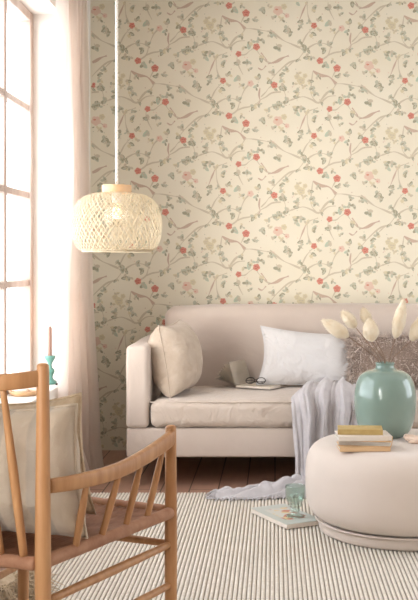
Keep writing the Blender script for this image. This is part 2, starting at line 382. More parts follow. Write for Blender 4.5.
# ---------------------------------------------------------------- rug
bm = bmesh.new()
pitch = .0145; x0 = -.90; n = int(2.75/pitch)
prof = []
for i in range(n):
    for t, h in ((0, .006), (.2, .0115), (.5, .0135), (.8, .0115)): prof.append((x0+(i+t)*pitch, h))
prof.append((x0+n*pitch, .006))
ra = [bm.verts.new((x, 1.2, z)) for x, z in prof]; rb = [bm.verts.new((x, 4.68, z)) for x, z in prof]
for i in range(len(prof)-1): bm.faces.new((ra[i], ra[i+1], rb[i+1], rb[i]))
c = [bm.verts.new(p) for p in ((x0, 1.2, .001), (prof[-1][0], 1.2, .001), (prof[-1][0], 4.68, .001), (x0, 4.68, .001))]
bm.faces.new((c[3], c[2], c[1], c[0])); bm.faces.new([c[0], c[1]]+ra[::-1]); bm.faces.new([c[2], c[3]]+rb)
bm.faces.new((c[1], c[2], rb[-1], ra[-1])); bm.faces.new((c[3], c[0], ra[0], rb[0]))
rm = mat('ribbed_rug', srgb(226, 218, 206), srgb(214, 205, 192), .95, scale=60, bump=.002, bscale=110, bstretch=(1, .6, 1))
nt = rm.node_tree; N = nt.nodes; L = nt.links
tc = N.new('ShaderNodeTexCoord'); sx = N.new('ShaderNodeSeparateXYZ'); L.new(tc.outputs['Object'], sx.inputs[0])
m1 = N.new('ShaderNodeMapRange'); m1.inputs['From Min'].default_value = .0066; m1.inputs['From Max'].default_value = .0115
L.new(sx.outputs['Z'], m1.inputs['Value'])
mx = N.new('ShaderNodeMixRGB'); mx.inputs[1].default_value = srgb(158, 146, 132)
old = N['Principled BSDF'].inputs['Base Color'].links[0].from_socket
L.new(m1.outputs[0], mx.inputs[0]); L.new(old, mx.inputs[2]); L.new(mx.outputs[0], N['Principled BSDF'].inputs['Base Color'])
tag(link('rug', bm, rm, None, True, 50), 'large cream and grey ribbed rug on the wooden floor', 'rug')

# ---------------------------------------------------------------- sofa
sofa = thing('sofa', 'long greige linen sofa against the floral wallpaper', 'sofa', (0, 0, 0))
SXL, SXR = -.687, 1.52
def puff(bm, amp, sc, seed):
    for v in bm.verts:
        n_ = v.normal; v.co += n_*amp*sn(v.co.x*sc+seed, v.co.y*sc, v.co.z*sc)
def cushion_box(x0, x1, y0, y1, z0, z1, r, bulge, seed, wr=.004, n=14):
    bm = bmesh.new()
    def f(dx, dy, dz):          # rounded box point from cube direction
        return None
    bmesh.ops.create_cube(bm, size=2)
    bmesh.ops.subdivide_edges(bm, edges=bm.edges[:], cuts=n*2, use_grid_fill=True)
    cx, cy, cz = (x0+x1)/2, (y0+y1)/2, (z0+z1)/2; hx, hy, hz = (x1-x0)/2, (y1-y0)/2, (z1-z0)/2
    for v in bm.verts:
        a, b_, c_ = v.co
        # remap so that vertices gather near edges
        q = lambda t: math.copysign(abs(t)**.55, t)
        p = Vector((q(a)*hx, q(b_)*hy, q(c_)*hz))
        inner = Vector((max(-hx+r, min(hx-r, p.x)), max(-hy+r, min(hy-r, p.y)), max(-hz+r, min(hz-r, p.z))))
        d = p-inner
        if d.length > 1e-9: p = inner+d.normalized()*r
        fx, fy, fz = 1-(p.x/hx)**2, 1-(p.y/hy)**2, 1-(p.z/hz)**2
        nrm = d.normalized() if d.length > 1e-9 else Vector((0, 0, 1))
        p.z += math.copysign(bulge*max(0, fx)**.4*max(0, fy)**.5, p.z)*abs(p.z/hz)
        p.y += math.copysign(bulge*.6*max(0, fx)**.4*max(0, fz)**.5, p.y)*abs(p.y/hy)
        p += nrm*wr*sn(p.x*14+seed, p.y*9, p.z*16)
        v.co = p+Vector((cx, cy, cz))
    return bm
link('base', rbox(SXL, SXR, 4.85, 5.70, .137, .272, .012, 3), M_sofa, sofa, True, 40)
def arm(x0, x1):
    bm = rbox(x0, x1, 4.84, 5.72, .272, .655, .022, 4, sub=3)
    for v in bm.verts:
        v.co.x += .004*sn(v.co.y*6, v.co.z*6, x0); v.co.z += .004*sn(v.co.y*5, x0, 3)
    return link('arm', bm, M_sofa, sofa)
arm(SXL, -.583); arm(1.416, SXR)
link('backrest', cushion_box(-.578, 1.412, 5.46, 5.70, .274, .80, .05, .02, 3, .004), M_sofa, sofa)
link('seat_cushion', cushion_box(-.576, 1.41, 4.835, 5.44, .278, .398, .035, .012, 8, .006, 18), M_seat, sofa)
for x in (-.64, .42, 1.47):
    for y in (4.90, 5.62):
        bm = bmesh.new(); tube(bm, [(x, y, 0), (x, y, .137)], [.009, .011], 12); link('leg', bm, M_steel, sofa)
# seam of piping along the arm front
bm = bmesh.new()
tube(bm, spline([(-.575, 4.85, .392), (-.2, 4.838, .394), (.5, 4.838, .394), (1.2, 4.838, .394), (1.41, 4.85, .392)], 8), .0035, 6)
link('piping', bm, M_seat, sofa)

# ---------------------------------------------------------------- cushions
def pillow(name, w_, h_, t_, m, seed, loc, tilt, yaw, roll=0, wr=.008, pinch=.09, n=36, piping=True, parent=None, power=.42, sag=0):
    root = bpy.data.objects.new(name, None) if False else None
    bm = bmesh.new()
    def f(side):
        def g(a, b_):
            u, v = 2*a-1, 2*b_-1
            u = math.copysign(abs(u)**.8, u); v = math.copysign(abs(v)**.8, v)
            x = u*w_/2*(1-pinch*(1-v*v)*u*u); z = v*h_/2*(1-pinch*(1-u*u)*v*v)
            e = max(0, (1-u*u)*(1-v*v))**power
            y = side*t_/2*e*(1+.12*sag*(-v))
            y += wr*e**.5*(sn(x*9+seed, z*9, side*3)+.6*sn(x*22+seed, z*18, side*5))*min(1, e*3)
            y += .5*wr*math.sin(7*(u*1.2+v*.7)+seed)*max(0, abs(u*v)-.15)*min(1, e*3)
            z -= sag*.06*h_*(1-u*u)*(v+1)*.5
            return Vector((x, y, z+h_/2))
        return g
    grid(bm, f(1), n, n); grid(bm, f(-1), n, n)
    bmesh.ops.remove_doubles(bm, verts=bm.verts, dist=.0004)
    M = Matrix.Translation(loc) @ Matrix.Rotation(yaw, 4, 'Z') @ Matrix.Rotation(tilt, 4, 'X') @ Matrix.Translation((0, 0, h_/2)) @ Matrix.Rotation(roll, 4, 'Y') @ Matrix.Translation((0, 0, -h_/2))
    o = link(name, bm, m, parent)
    o.matrix_world = M
    if piping:
        pts = []
        K = 24
        for k in range(4*K):
            s_ = k//K; t = (k % K)/K*2-1
            u, v = ((t, -1), (1, t), (-t, 1), (-1, -t))[s_]
            x = u*w_/2*(1-pinch*(1-v*v)*u*u); z = v*h_/2*(1-pinch*(1-u*u)*v*v)
            z -= sag*.06*h_*(1-u*u)*(v+1)*.5
            pts.append(Vector((x, 0, z+h_/2)))
        pts.append(pts[0]); bp = bmesh.new(); tube(bp, pts, .0035, 6, up=(0, 1, 0), cap=False)
        link('piping', bp, m, o)
    return o
R = math.radians
a = pillow('cushion', .33, .345, .25, M_pilb, 1.0, (-.455, 5.06, .408), R(-9), R(77), R(-2), piping=True)
tag(a, 'beige linen cushion leaning on the left arm of the sofa', 'cushion', 'cushions on the sofa')
a = pillow('cushion', .52, .30, .17, M_pilw, 5.0, (.178, 5.265, .405), R(-16), R(4), R(5), wr=.012, pinch=.12, power=.5)
tag(a, 'white oblong linen cushion leaning against the sofa back', 'cushion', 'cushions on the sofa')
# shaggy cushion
sh = pillow('cushion', .46, .27, .13, M_shag, 9.0, (.585, 5.20, .412), R(-14), R(-3), R(0), piping=False)
tag(sh, 'shaggy taupe long-haired cushion on the sofa behind the green vase', 'cushion', 'cushions on the sofa')
bm = bmesh.new(); rs = random.Random(3)
me = sh.data
fs = [(p.center.copy(), p.normal.copy(), p.area) for p in me.polygons]
wts = [f[2] for f in fs]
for c_, n_, _a in rs.choices(fs, wts, k=27000):
    c_ = c_+Vector((rs.uniform(-.006, .006), rs.uniform(-.003, .003), rs.uniform(-.006, .006)))
    rad = Vector((c_.x/.23, 0, (c_.z-.135)/.135)); rad *= max(0, rad.length-.55)*1.6
    d = (n_*1.0+rad+Vector((rs.gauss(0, .55), rs.gauss(0, .4), rs.gauss(-.15, .55)))).normalized()
    l = rs.uniform(.03, .065); sd = d.cross(Vector((rs.gauss(0, 1), rs.gauss(0, 1), rs.gauss(0, 1)))).normalized()*.0017
    mid = c_+d*l*.55; d2 = (d+Vector((rs.gauss(0, .6), rs.gauss(0, .5), rs.gauss(-.3, .5)))).normalized(); tip = mid+d2*l*.5
    v = [bm.verts.new(q) for q in (c_-sd, c_+sd, mid+sd, mid-sd, tip)]
    bm.faces.new((v[0], v[1], v[2], v[3])); bm.faces.new((v[3], v[2], v[4]))
h = link('shag', bm, M_shag2, sh, False); h['kind'] = 'stuff'

# ---------------------------------------------------------------- throw on the sofa
th = thing('throw_blanket', 'soft grey fringed throw spilling from the sofa seat onto the floor', 'blanket', (0, 0, 0))
path = spline([(0, 5.25, .425), (0, 5.08, .428), (0, 4.93, .428), (0, 4.84, .425), (0, 4.80, .385), (0, 4.795, .29), (0, 4.785, .15), (0, 4.765, .05), (0, 4.70, .03)], 10)
def throwf(u, v):
    i = v*(len(path)-1); k = min(int(i), len(path)-2); p = path[k].lerp(path[k+1], i-k)
    on = max(0, min(1, (v-.28)/.2))
    xl = .20+(.075-.20)*min(1, v/.42)+.05*max(0, v-.5); xr = .40+.02*math.sin(v*5)-.08*max(0, v-.4)
    x = xl+(xr-xl)*u
    fold = .5+.5*math.sin(2*PI*(3.8*u+.9*v+.5*math.sin(v*4+1))+1.2*sn(u*3, v*3, 2))
    fold = fold**1.6+.22*abs(math.sin(2*PI*(7.3*u-.9*v)+2*sn(u*4, v*4, 6)))
    amp = .046*(.5+.5*on)
    d = Vector((0, -amp*fold*on, amp*fold*(1-on)*.9))
    edge = min(u, 1-u)*9
    if edge < 1: d *= edge
    w_ = .010*sn(u*10, v*9, 4)
    top = max(0, .17-abs(v-.30))/.17
    return Vector((x+.012*sn(u*5, v*6, 8), p.y, p.z))+d+Vector((0, -abs(w_)*on, abs(w_)*(1-on)+(.05*top+.012*on)*math.sin(PI*u)**.5))
bm = bmesh.new(); grid(bm, throwf, 110, 110)
o = link('blanket_cloth', bm, M_throw, th)
def tail(u, v):                  # heap lying on the floor boards and rug, running to the left
    x = .34-.60*v; wdt = .25*(1-.55*v); y = 4.70-.10*v+(u-.5)*wdt+.02*math.sin(6*v)
    hgt = .088*(math.sin(PI*u)**.6)*(1-.72*v)
    z = .016+hgt*(.25+.75*abs(math.sin(PI*(2.3*u+4.2*v+.6*sn(x*6, u*2, 4)))))+.030*abs(sn(x*16, y*22, 2))*math.sin(PI*u)
    return Vector((x, y+.012*sn(x*12, u*3, 6), max(z, .0155)))
bm = bmesh.new(); grid(bm, tail, 50, 80)
link('blanket_end', bm, M_throw, th)
bm = bmesh.new(); rs = random.Random(8)
for k in range(46):
    t = k/45
    if t < .6:
        q = tail(0.02, .25+.75*t/.6); dirv = Vector((-.35+rs.gauss(0, .3), -1, 0)).normalized(); l = rs.uniform(.028, .045)
    else:
        q = tail((t-.6)/.4, .995); dirv = Vector((-1, rs.gauss(0, .4), 0)).normalized(); l = rs.uniform(.03, .05)
    q.z = max(q.z, .019)
    p1 = q+dirv*l*.5+Vector((0, 0, rs.uniform(0, .004))); p2 = q+dirv*l; p1.z = max(.018, p1.z*.8); p2.z = .017
    tube(bm, [q, p1, p2], [.003, .0034, .002], 5)
link('fringe', bm, M_throw, th)

# ---------------------------------------------------------------- open book and glasses on the sofa seat
zs = .414
ob = thing('open_book', 'open paperback standing half up on the sofa seat', 'book', (-.160, 5.325, zs), R(-28))
bm = bmesh.new()
vs, _ = box(bm, 0, .20, -.083, .083, .0, .003); link('cover', bm, M_whitec, ob, False)
bm = bmesh.new(); box(bm, .003, .195, -.08, .08, .0035, .009); link('page_block', bm, M_page, ob, False)
def leafm(ang, bend, l, th_=.0008):
    bm = bmesh.new()
    pts = []
    for k in range(9):
        t = k/8; an = ang+bend*t
        if k == 0: p = Vector((0, 0, 0.01))
        else: p = pts[-1]+Vector((math.cos(an), 0, math.sin(an)))*l/8
        pts.append(p)
    g = []
    for p in pts: g.append((bm.verts.new(p+Vector((0, -.08, 0))), bm.verts.new(p+Vector((0, .08, 0)))))
    for i in range(8): bm.faces.new((g[i][0], g[i+1][0], g[i+1][1], g[i][1]))
    bmesh.ops.solidify(bm, geom=bm.faces[:], thickness=th_)
    return bm
for k, (an, be) in enumerate([(106, 4), (109, 6), (119, 10), (124, 14), (133, 10), (138, 18), (147, 14), (151, 20), (157, 20)]):
    link('page', leafm(R(an), R(be), .108+.014*random.Random(k).random()), M_page, ob)
link('cover', leafm(R(163), R(8), .128, .002), M_whitec, ob)
gl = thing('eyeglasses', 'dark round-framed eyeglasses lying on the open book', 'glasses', (-.098, 5.215, zs+.010), R(-10))
bm = bmesh.new()
for sx_ in (-.027, .027):
    ring = [Vector((sx_+.022*math.cos(2*PI*k/24), 0, .018+.018*math.sin(2*PI*k/24))) for k in range(25)]
    tube(bm, ring, .0022, 8, up=(0, 1, 0), cap=False)
tube(bm, spline([(-.005, 0, .02), (0, 0, .024), (.005, 0, .02)], 5), .0018, 8)
link('frame', bm, M_black, gl)
for q_, sx_ in enumerate((-.048, .048)):
    yy = .005+.005*q_
    bm = bmesh.new(); tube(bm, spline([(sx_, 0, .022), (sx_*.97, yy, .021), (0, yy+.001, .018-.002*q_), (-sx_*.8, yy+.001, .010)], 6), .0016, 8); link('temple', bm, M_black, gl)
bm = bmesh.new()
for sx_ in (-.027, .027):
    f_ = [bm.verts.new((sx_+.0205*math.cos(2*PI*k/20), 0, .018+.0165*math.sin(2*PI*k/20))) for k in range(20)]; bm.faces.new(f_)
bmesh.ops.solidify(bm, geom=bm.faces[:], thickness=.001)
link('lenses', bm, M_pane, gl, False)
gl.rotation_euler = (R(-40), 0, R(-8)); gl.location.z += .012

# ---------------------------------------------------------------- ottoman
OX, OY, OZ = .505, 4.05, .350
ot = thing('ottoman', 'round beige upholstered ottoman with a plinth on the rug', 'ottoman', (OX, OY, .0138))
bm = bmesh.new()
prof = [(0, 0), (.326, 0), (.334, .004), (.337, .012), (.337, .036), (.331, .044), (0, .044)]
lathe(bm, prof, 96); link('plinth', bm, M_ott, ot, True, 50)
bm = bmesh.new(); prof = [(0, .046), (.30, .046)]
H = OZ-.0138-.046
for k in range(0, 25):
    t = -PI/2+PI*k/24
    prof.append((.27+.118*math.copysign(abs(math.cos(t))**.62, 1), .046+H/2+H/2*math.copysign(abs(math.sin(t))**.62, math.sin(t))))
prof += [(.24, .046+H), (.12, .046+H), (0, .046+H)]
lathe(bm, prof, 96); link('upholstered_body', bm, M_ott, ot)
bm = bmesh.new()
rs_ = [(.386*math.cos(2*PI*k/96), .386*math.sin(2*PI*k/96), .043) for k in range(97)]
rs_ = [(x*.90, y*.90, .046) for x, y, z in rs_]
tube(bm, rs_, .004, 8, up=(0, 0, 1), cap=False); link('piping', bm, M_ott, ot)

# ---------------------------------------------------------------- vase with dried stems
VX, VY = .436, 4.16
va = thing('vase', 'large celadon green glazed vase on the ottoman', 'vase', (VX, VY, OZ))
prof = [(0, 0), (.062, 0), (.078, .004), (.097, .022), (.113, .055), (.121, .10), (.1235, .14), (.121, .18), (.113, .215), (.098, .242), (.075, .258), (.052, .264), (.042, .268), (.037, .274), (.036, .284), (.039, .290),
        (.036, .292), (.032, .284), (.032, .27), (.045, .255), (.09, .235), (.113, .18), (.115, .12), (.10, .05), (.06, .012), (0, .010)]
sp = spline([(r, z, 0) for r, z in prof], 3)
bm = bmesh.new(); lathe(bm, [(p.x, p.y) for p in sp], 72); link('vase_body', bm, M_celadon, va)
def plume(name, label, pts, c0, c1, r, rs_seed):
    """dried stem from the vase mouth to a cream plume from c0 to c1"""
    t = thing(name, label, 'dried flower', (VX, VY, OZ+.27), 0, 'dried plumes standing in the green vase')
    o0 = Vector((VX, VY, OZ+.27))
    bm = bmesh.new(); tube(bm, spline([Vector(p)-o0 for p in pts]+[Vector(c0)-o0], 6), .0017, 7); link('stem', bm, M_stem, t)
    a_, b_ = Vector(c0)-o0, Vector(c1)-o0; ax = (b_-a_); l = ax.length; ax.normalize()
    q = ax.to_track_quat('Z', 'Y').to_matrix().to_4x4(); q.translation = a_
    bm = bmesh.new(); pr = []
    for k in range(19):
        tt = k/18; pr.append((r*(math.sin(PI*min(.999, tt**.9))**.62)*(1-.12*tt), l*tt))
    lathe(bm, pr, 28)
    for v in bm.verts: v.co += Vector((v.co.x, v.co.y, 0))*.12*sn(v.co.x*60, v.co.y*60, v.co.z*50+rs_seed)
    rr = random.Random(rs_seed)
    for k in range(900):
        tt = rr.random(); an = rr.uniform(0, 2*PI); rad = r*(math.sin(PI*min(.999, tt**.9))**.62)*.96
        p = Vector((rad*math.cos(an), rad*math.sin(an), l*tt)); d = (Vector((math.cos(an), math.sin(an), 1.1))+Vector((rr.gauss(0, .25), rr.gauss(0, .25), 0))).normalized()
        s_ = Vector((-math.sin(an), math.cos(an), 0))*.0007
        bm.faces.new([bm.verts.new(x) for x in (p-s_, p+s_, p+d*.008)])
    bmesh.ops.transform(bm, matrix=q, verts=bm.verts)
    link('plume', bm, M_pod, t)
m0 = Vector((VX, VY, OZ+.20))
def mouth(dx, dy): return (VX+dx, VY+dy, OZ+.285)
PL = [('cream fluffy plume leaning furthest left over the vase', (349, 337), (322, 320), 4.10, .030, -.020, -.01),
      ('round cream plume tilted behind the furthest left one', (356, 328), (342, 311), 4.24, .027, -.012, .015),
      ('upright cream plume straight above the vase mouth', (372, 342), (369, 318), 4.12, .034, -.002, -.012),
      ('pale plume half hidden behind the upright one', (368, 324), (363, 308), 4.26, .024, .004, .018),
      ('tall slim cream plume right of the vase mouth', (395, 339), (404, 299), 4.15, .027, .014, .0),
      ('cream plume furthest right at the picture edge', (411, 341), (424, 315), 4.18, .028, .022, .01)]
for i, (lb, p0, p1, Y, r, mx_, my_) in enumerate(PL):
    c0 = P(p0[0], p0[1], Y); c1 = P(p1[0], p1[1], Y+.01)
    mo = Vector(mouth(mx_, my_)); low = Vector((VX-mx_*1.5, VY-my_, OZ+.10))
    mid = mo.lerp(c0, .5)+Vector((0, 0, .006))
    plume('dried_plume', lb, [low, mo, mid], c0, c1, r, i+1)
# ---------------------------------------------------------------- books on the ottoman
def book(label, w_, d_, t_, mc, x, y, z, rz, mp_=None):
    t = thing('book', label, 'book', (x, y, z), rz, 'books stacked on the ottoman')
    bm = bmesh.new()
    box(bm, -w_/2, w_/2, -d_/2, d_/2, 0, .002); box(bm, -w_/2, w_/2, -d_/2, d_/2, t_-.002, t_); box(bm, -w_/2, w_/2, -d_/2, -d_/2+.003, .002, t_-.002)
    bmesh.ops.bevel(bm, geom=bm.edges[:], offset=.0006, segments=1, affect='EDGES')
    link('cover', bm, mc, t, False)
    bm = bmesh.new(); box(bm, -w_/2+.003, w_/2-.003, -d_/2+.0031, d_/2-.004, .002, t_-.002); link('page_block', bm, mp_ or M_page, t, False)
z = OZ+.001
book('light kraft paperback at the bottom of the stack on the ottoman', .185, .125, .017, M_kraft, .325, 3.875, z, R(3)); z += .0175
book('tan book second from the bottom of the stack on the ottoman', .195, .125, .019, M_tanc, .335, 3.885, z, R(-9)+PI); z += .0195
book('white book second from the top of the stack on the ottoman', .195, .13, .018, M_whitec, .325, 3.885, z, R(4)); z += .0185
book('small olive gold book on top of the stack beside the vase', .165, .10, .020, M_goldc, .315, 3.895, z, R(-3))

# ---------------------------------------------------------------- shell-like pods at the right edge of the ottoman
def pod(label, x, y, rz, s):
    t = thing('seed_pod', label, 'seed pod', (x, y, OZ+.0005), rz, 'seed pods on the ottoman')
    for k in range(4):
        bm = bmesh.new(); an = -.9+k*.6
        bmesh.ops.create_uvsphere(bm, u_segments=16, v_segments=10, radius=1)
        for v in bm.verts:
            tt = (v.co.x+1)/2; v.co = Vector((v.co.x*.024*s, v.co.y*.008*s*(1.2-tt*.8), (v.co.z+1)*.008*s*(1.1-.6*tt)))
            v.co = Matrix.Rotation(an, 3, 'Z') @ (v.co+Vector((.02*s, 0, 0))); v.co.z += .004*s*(k % 2)
        link('lobe', bm, M_pink2, t)
pod('blush dried seed pod right of the vase on the ottoman', .503, 4.03, R(30), 1.5)
pod('larger pale seed pod at the right edge of the picture', .570, 3.98, R(160), 1.5)

# ---------------------------------------------------------------- magazine and goblet on the rug
A = Vector((-.100, 4.30)); B = Vector((.049, 4.02)); mg_z = .0137
mc = mat('magazine_photo_cover', srgb(206, 208, 200), srgb(186, 194, 186), .3, scale=12)
nt = mc.node_tree; N = nt.nodes; L = nt.links
tc = N.new('ShaderNodeTexCoord'); vo = N.new('ShaderNodeTexVoronoi'); vo.inputs['Scale'].default_value = 40
rp = N.new('ShaderNodeValToRGB'); rp.color_ramp.interpolation = 'CONSTANT'
els = rp.color_ramp.elements; els[0].color = srgb(214, 214, 206); els[1].position = .55; els[1].color = srgb(196, 120, 96)
for p_, c_ in ((.66, srgb(222, 200, 150)), (.76, srgb(120, 150, 120)), (.86, srgb(208, 206, 198))):
    e = els.new(p_); e.color = c_
L.new(tc.outputs['Object'], vo.inputs['Vector']); sep = N.new('ShaderNodeSeparateColor'); L.new(vo.outputs['Color'], sep.inputs[0]); L.new(sep.outputs[0], rp.inputs[0])
L.new(rp.outputs[0], N['Principled BSDF'].inputs['Base Color'])
ang = math.atan2(B.y-A.y, B.x-A.x)
t = thing('magazine', 'thick magazine with a colourful cover lying on the rug beside the ottoman', 'magazine', (A.x, A.y, mg_z), ang)
bm = rbox(0, .310, 0, .158, .0005, .0185, .002, 1); link('page_block', bm, M_whitec, t, False)
bm = bmesh.new(); box(bm, -.001, .311, -.001, .159, .0187, .0197); link('cover', bm, mat('magazine_cover_edge', srgb(198, 203, 196), rough=.3), t, False)
bm = bmesh.new(); box(bm, .06, .25, .03, .135, .0199, .0202); link('cover_picture', bm, mc, t, False)
gx, gy, gz = .080, 4.15, mg_z+.0204
g = thing('goblet', 'pressed green glass goblet standing on the magazine', 'glass', (gx, gy, gz))
def gprof(pr, name, flute=0):
    bm = bmesh.new(); sp = spline([(r, z, 0) for r, z in pr], 4)
    lathe(bm, [(p.x, p.y) for p in sp], 48)
    if flute:
        for v in bm.verts:
            an = math.atan2(v.co.y, v.co.x); k = 1+flute*math.cos(12*an)
            v.co.x *= k; v.co.y *= k
    link(name, bm, M_gob, g)
g.scale = (1.0, 1.0, .88)
gprof([(0, .058), (.022, .062), (.034, .074), (.039, .10), (.040, .136), (.0375, .136), (.036, .10), (.031, .078), (.018, .068), (0, .066)], 'bowl')
gprof([(0, .0), (.030, 0), (.035, .003), (.030, .008), (.016, .013), (.013, .024), (.020, .032), (.015, .040), (.022, .048), (.026, .056), (0, .058)], 'stem', .10)

# ---------------------------------------------------------------- pendant lamp
LX, LY = -.648, 4.30; LZ = 1.082
lp = thing('pendant_lamp', 'round woven bamboo pendant lamp hanging before the curtain', 'lamp', (LX, LY, LZ))
def lprof(t):                    # t 0 bottom rim .. 1 top ring
    pts = [(.150, .0), (.168, .022), (.182, .065), (.185, .11), (.180, .155), (.165, .195), (.135, .224), (.095, .238), (.058, .243)]
    f = t*(len(pts)-1); k = min(int(f), len(pts)-2)
    sp = lprof.sp; i = t*(len(sp)-1); k = min(int(i), len(sp)-2); return sp[k].lerp(sp[k+1], i-k)
lprof.sp = spline([(.138, .0, 0), (.162, .016, 0), (.181, .06, 0), (.185, .11, 0), (.180, .155, 0), (.165, .195, 0), (.135, .224, 0), (.095, .238, 0), (.058, .243, 0)], 8)
def weave(bm, rscale, n, wd, twist, off):
    for sgn in (-1, 1):
        for k in range(n):
            a0 = 2*PI*k/n+(.5 if sgn > 0 else 0)*2*PI/n
            prev = None
            for j in range(29):
                t = j/28; p = lprof(t); r = p.x*rscale+off*sgn+.0012*math.sin(j*2.2+k); an = a0+sgn*twist*t
                w_ = wd/max(r, .05)*min(1, r/.12)
                a1 = bm.verts.new((r*math.cos(an-w_), r*math.sin(an-w_), p.y)); b1 = bm.verts.new((r*math.cos(an+w_), r*math.sin(an+w_), p.y))
                if prev: bm.faces.new((prev[0], prev[1], b1, a1))
                prev = (a1, b1)
bm = bmesh.new(); weave(bm, 1, 58, .0018, 1.5, .0008); weave(bm, .965, 36, .0014, 1.1, .0007)
for r, zz in ((.139, .0), (.141, .004), (.147, .008)):
    tube(bm, [(r*math.cos(2*PI*k/64), r*math.sin(2*PI*k/64), zz) for k in range(65)], .0028, 6, up=(0, 0, 1), cap=False)
link('lamp_shade', bm, M_bamboo, lp)
bm = bmesh.new(); lathe(bm, [(.050, .238), (.060, .238), (.060, .272), (.050, .272)], 48, closed=True); link('neck_ring', bm, M_pinew, lp, True, 40)
bm = bmesh.new(); box(bm, -.052, .052, -.006, .006, .25, .256); box(bm, -.006, .006, -.052, .052, .2565, .2625); link('crossbar', bm, M_pinew, lp, False)
bm = bmesh.new(); lathe(bm, [(0, .20), (.018, .20), (.019, .21), (.019, .255), (.012, .268), (.004, .272), (0, .272)], 24); link('lamp_holder', bm, M_cordw, lp, True, 40)
bm = bmesh.new(); lathe(bm, [(0, .10), (.022, .103), (.042, .118), (.0525, .142), (.049, .168), (.034, .188), (.018, .20), (.014, .205), (0, .206)], 32); link('bulb', bm, M_bulb, lp)
fm_ = bpy.data.materials.new('warm_filament'); fm_.use_nodes = True
fb = fm_.node_tree.nodes['Principled BSDF']; fb.inputs['Emission Color'].default_value = (1, .75, .45, 1); fb.inputs['Emission Strength'].default_value = 1.6
bm = bmesh.new(); tube(bm, [(.018*math.cos(k*.9), .018*math.sin(k*.9), .135+.045*k/40) for k in range(41)], .0014, 6); link('filament', bm, fm_, lp)
bl = bpy.data.lights.new('bulb_light', 'POINT'); bl.energy = .5; bl.color = (1, .78, .5); bl.shadow_soft_size = .03
blo = bpy.data.objects.new('bulb_light', bl); COL.objects.link(blo); blo.location = (0, 0, .12); blo.parent = lp
bm = bmesh.new()
for ph in (0, PI):
    top = ZC-.02-LZ; pts = []
    K = 300
    for k in range(K+1):
        zz = .27+(top-.27)*k/K; a_ = ph+zz*200
        pts.append((.0042*math.cos(a_), .0042*math.sin(a_), zz))
    tube(bm, pts, .0030, 6)
link('cord', bm, M_cordw, lp)
bm = bmesh.new(); lathe(bm, [(0, ZC-.03-LZ), (.045, ZC-.028-LZ), (.05, ZC-.002-LZ), (0, ZC-.001-LZ)], 32); link('ceiling_rose', bm, M_cordw, lp, True, 40)

# ---------------------------------------------------------------- things on the window sill
SZ = .4705
cs = thing('candlestick', 'turquoise turned candlestick on the window sill', 'candlestick', (-1.05, 4.90, SZ))
bm = bmesh.new()
pr = [(0, 0), (.028, 0), (.031, .005), (.029, .014), (.020, .020), (.013, .030), (.015, .042), (.021, .056), (.019, .068), (.010, .080), (.009, .092), (.014, .104), (.019, .112), (.026, .128), (.022, .134), (.012, .130), (.011, .120), (0, .118)]
lathe(bm, [(p.x, p.y) for p in spline([(r, z, 0) for r, z in pr], 4)], 32); link('candlestick_body', bm, M_teal, cs)
cd = thing('candle', 'thin taupe taper candle standing in the turquoise candlestick', 'candle', (-1.05, 4.90, SZ+.119))
bm = bmesh.new(); lathe(bm, [(0, 0), (.0095, 0), (.0090, .14), (.006, .150), (0, .151)], 16); link('wax', bm, M_candle, cd, True, 40)
bm = bmesh.new(); tube(bm, [(0, 0, .150), (.001, 0, .160)], .0009, 6); link('wick', bm, M_black, cd)
em = bpy.data.materials.new('flame'); em.use_nodes = True
eb = em.node_tree.nodes['Principled BSDF']; eb.inputs['Emission Color'].default_value = (1, .7, .35, 1); eb.inputs['Emission Strength'].default_value = 9
bm = bmesh.new(); lathe(bm, [(0, .156), (.003, .159), (.0045, .164), (.003, .173), (0, .182)], 12); link('flame', bm, em, cd)
bl = bpy.data.lights.new('candle_light', 'POINT'); bl.energy = .25; bl.color = (1, .5, .25); bl.shadow_soft_size = .01
blo = bpy.data.objects.new('candle_light', bl); COL.objects.link(blo); blo.location = (0, 0, .19); blo.parent = cd
# wooden tray with pieces
bm = bmesh.new(); lathe(bm, [(0, 0), (.085, 0), (.098, .012), (.100, .020), (.096, .020), (.084, .006), (0, .006)], 48, .68, 1)
tr = link('wooden_dish', bm, M_pinew, None, True, 50); tr.location = (-1.075, 4.52, SZ)
tag(tr, 'shallow oval wooden dish on the white window sill behind the chair', 'dish')
for k, (dx, dy, s_, lb) in enumerate([(-.02, -.01, .03, 'cream rounded trinket nearest the chair in the wooden dish'), (.03, .02, .026, 'smaller peach trinket beside the cream one in the dish')]):
    bm = bmesh.new(); bmesh.ops.create_uvsphere(bm, u_segments=20, v_segments=12, radius=1)
    for v in bm.verts: v.co = Vector((v.co.x*s_*1.2, v.co.y*s_*.8, (v.co.z+1)*s_*.42))
    q = link('trinket', bm, M_pink2 if k else M_whitec); q.location = (-1.075+dx, 4.52+dy, SZ+.0065); tag(q, lb, 'trinket', 'trinkets in the wooden dish')
bm = bmesh.new(); lathe(bm, [(0, 0), (.006, 0), (.007, .005), (.005, .009), (0, .010)], 12); q = link('snuffer_cap', bm, M_dark, None, True, 50); q.location = (-1.01, 4.86, SZ)
tag(q, 'tiny dark metal cap on the window sill near the curtain', 'cap')

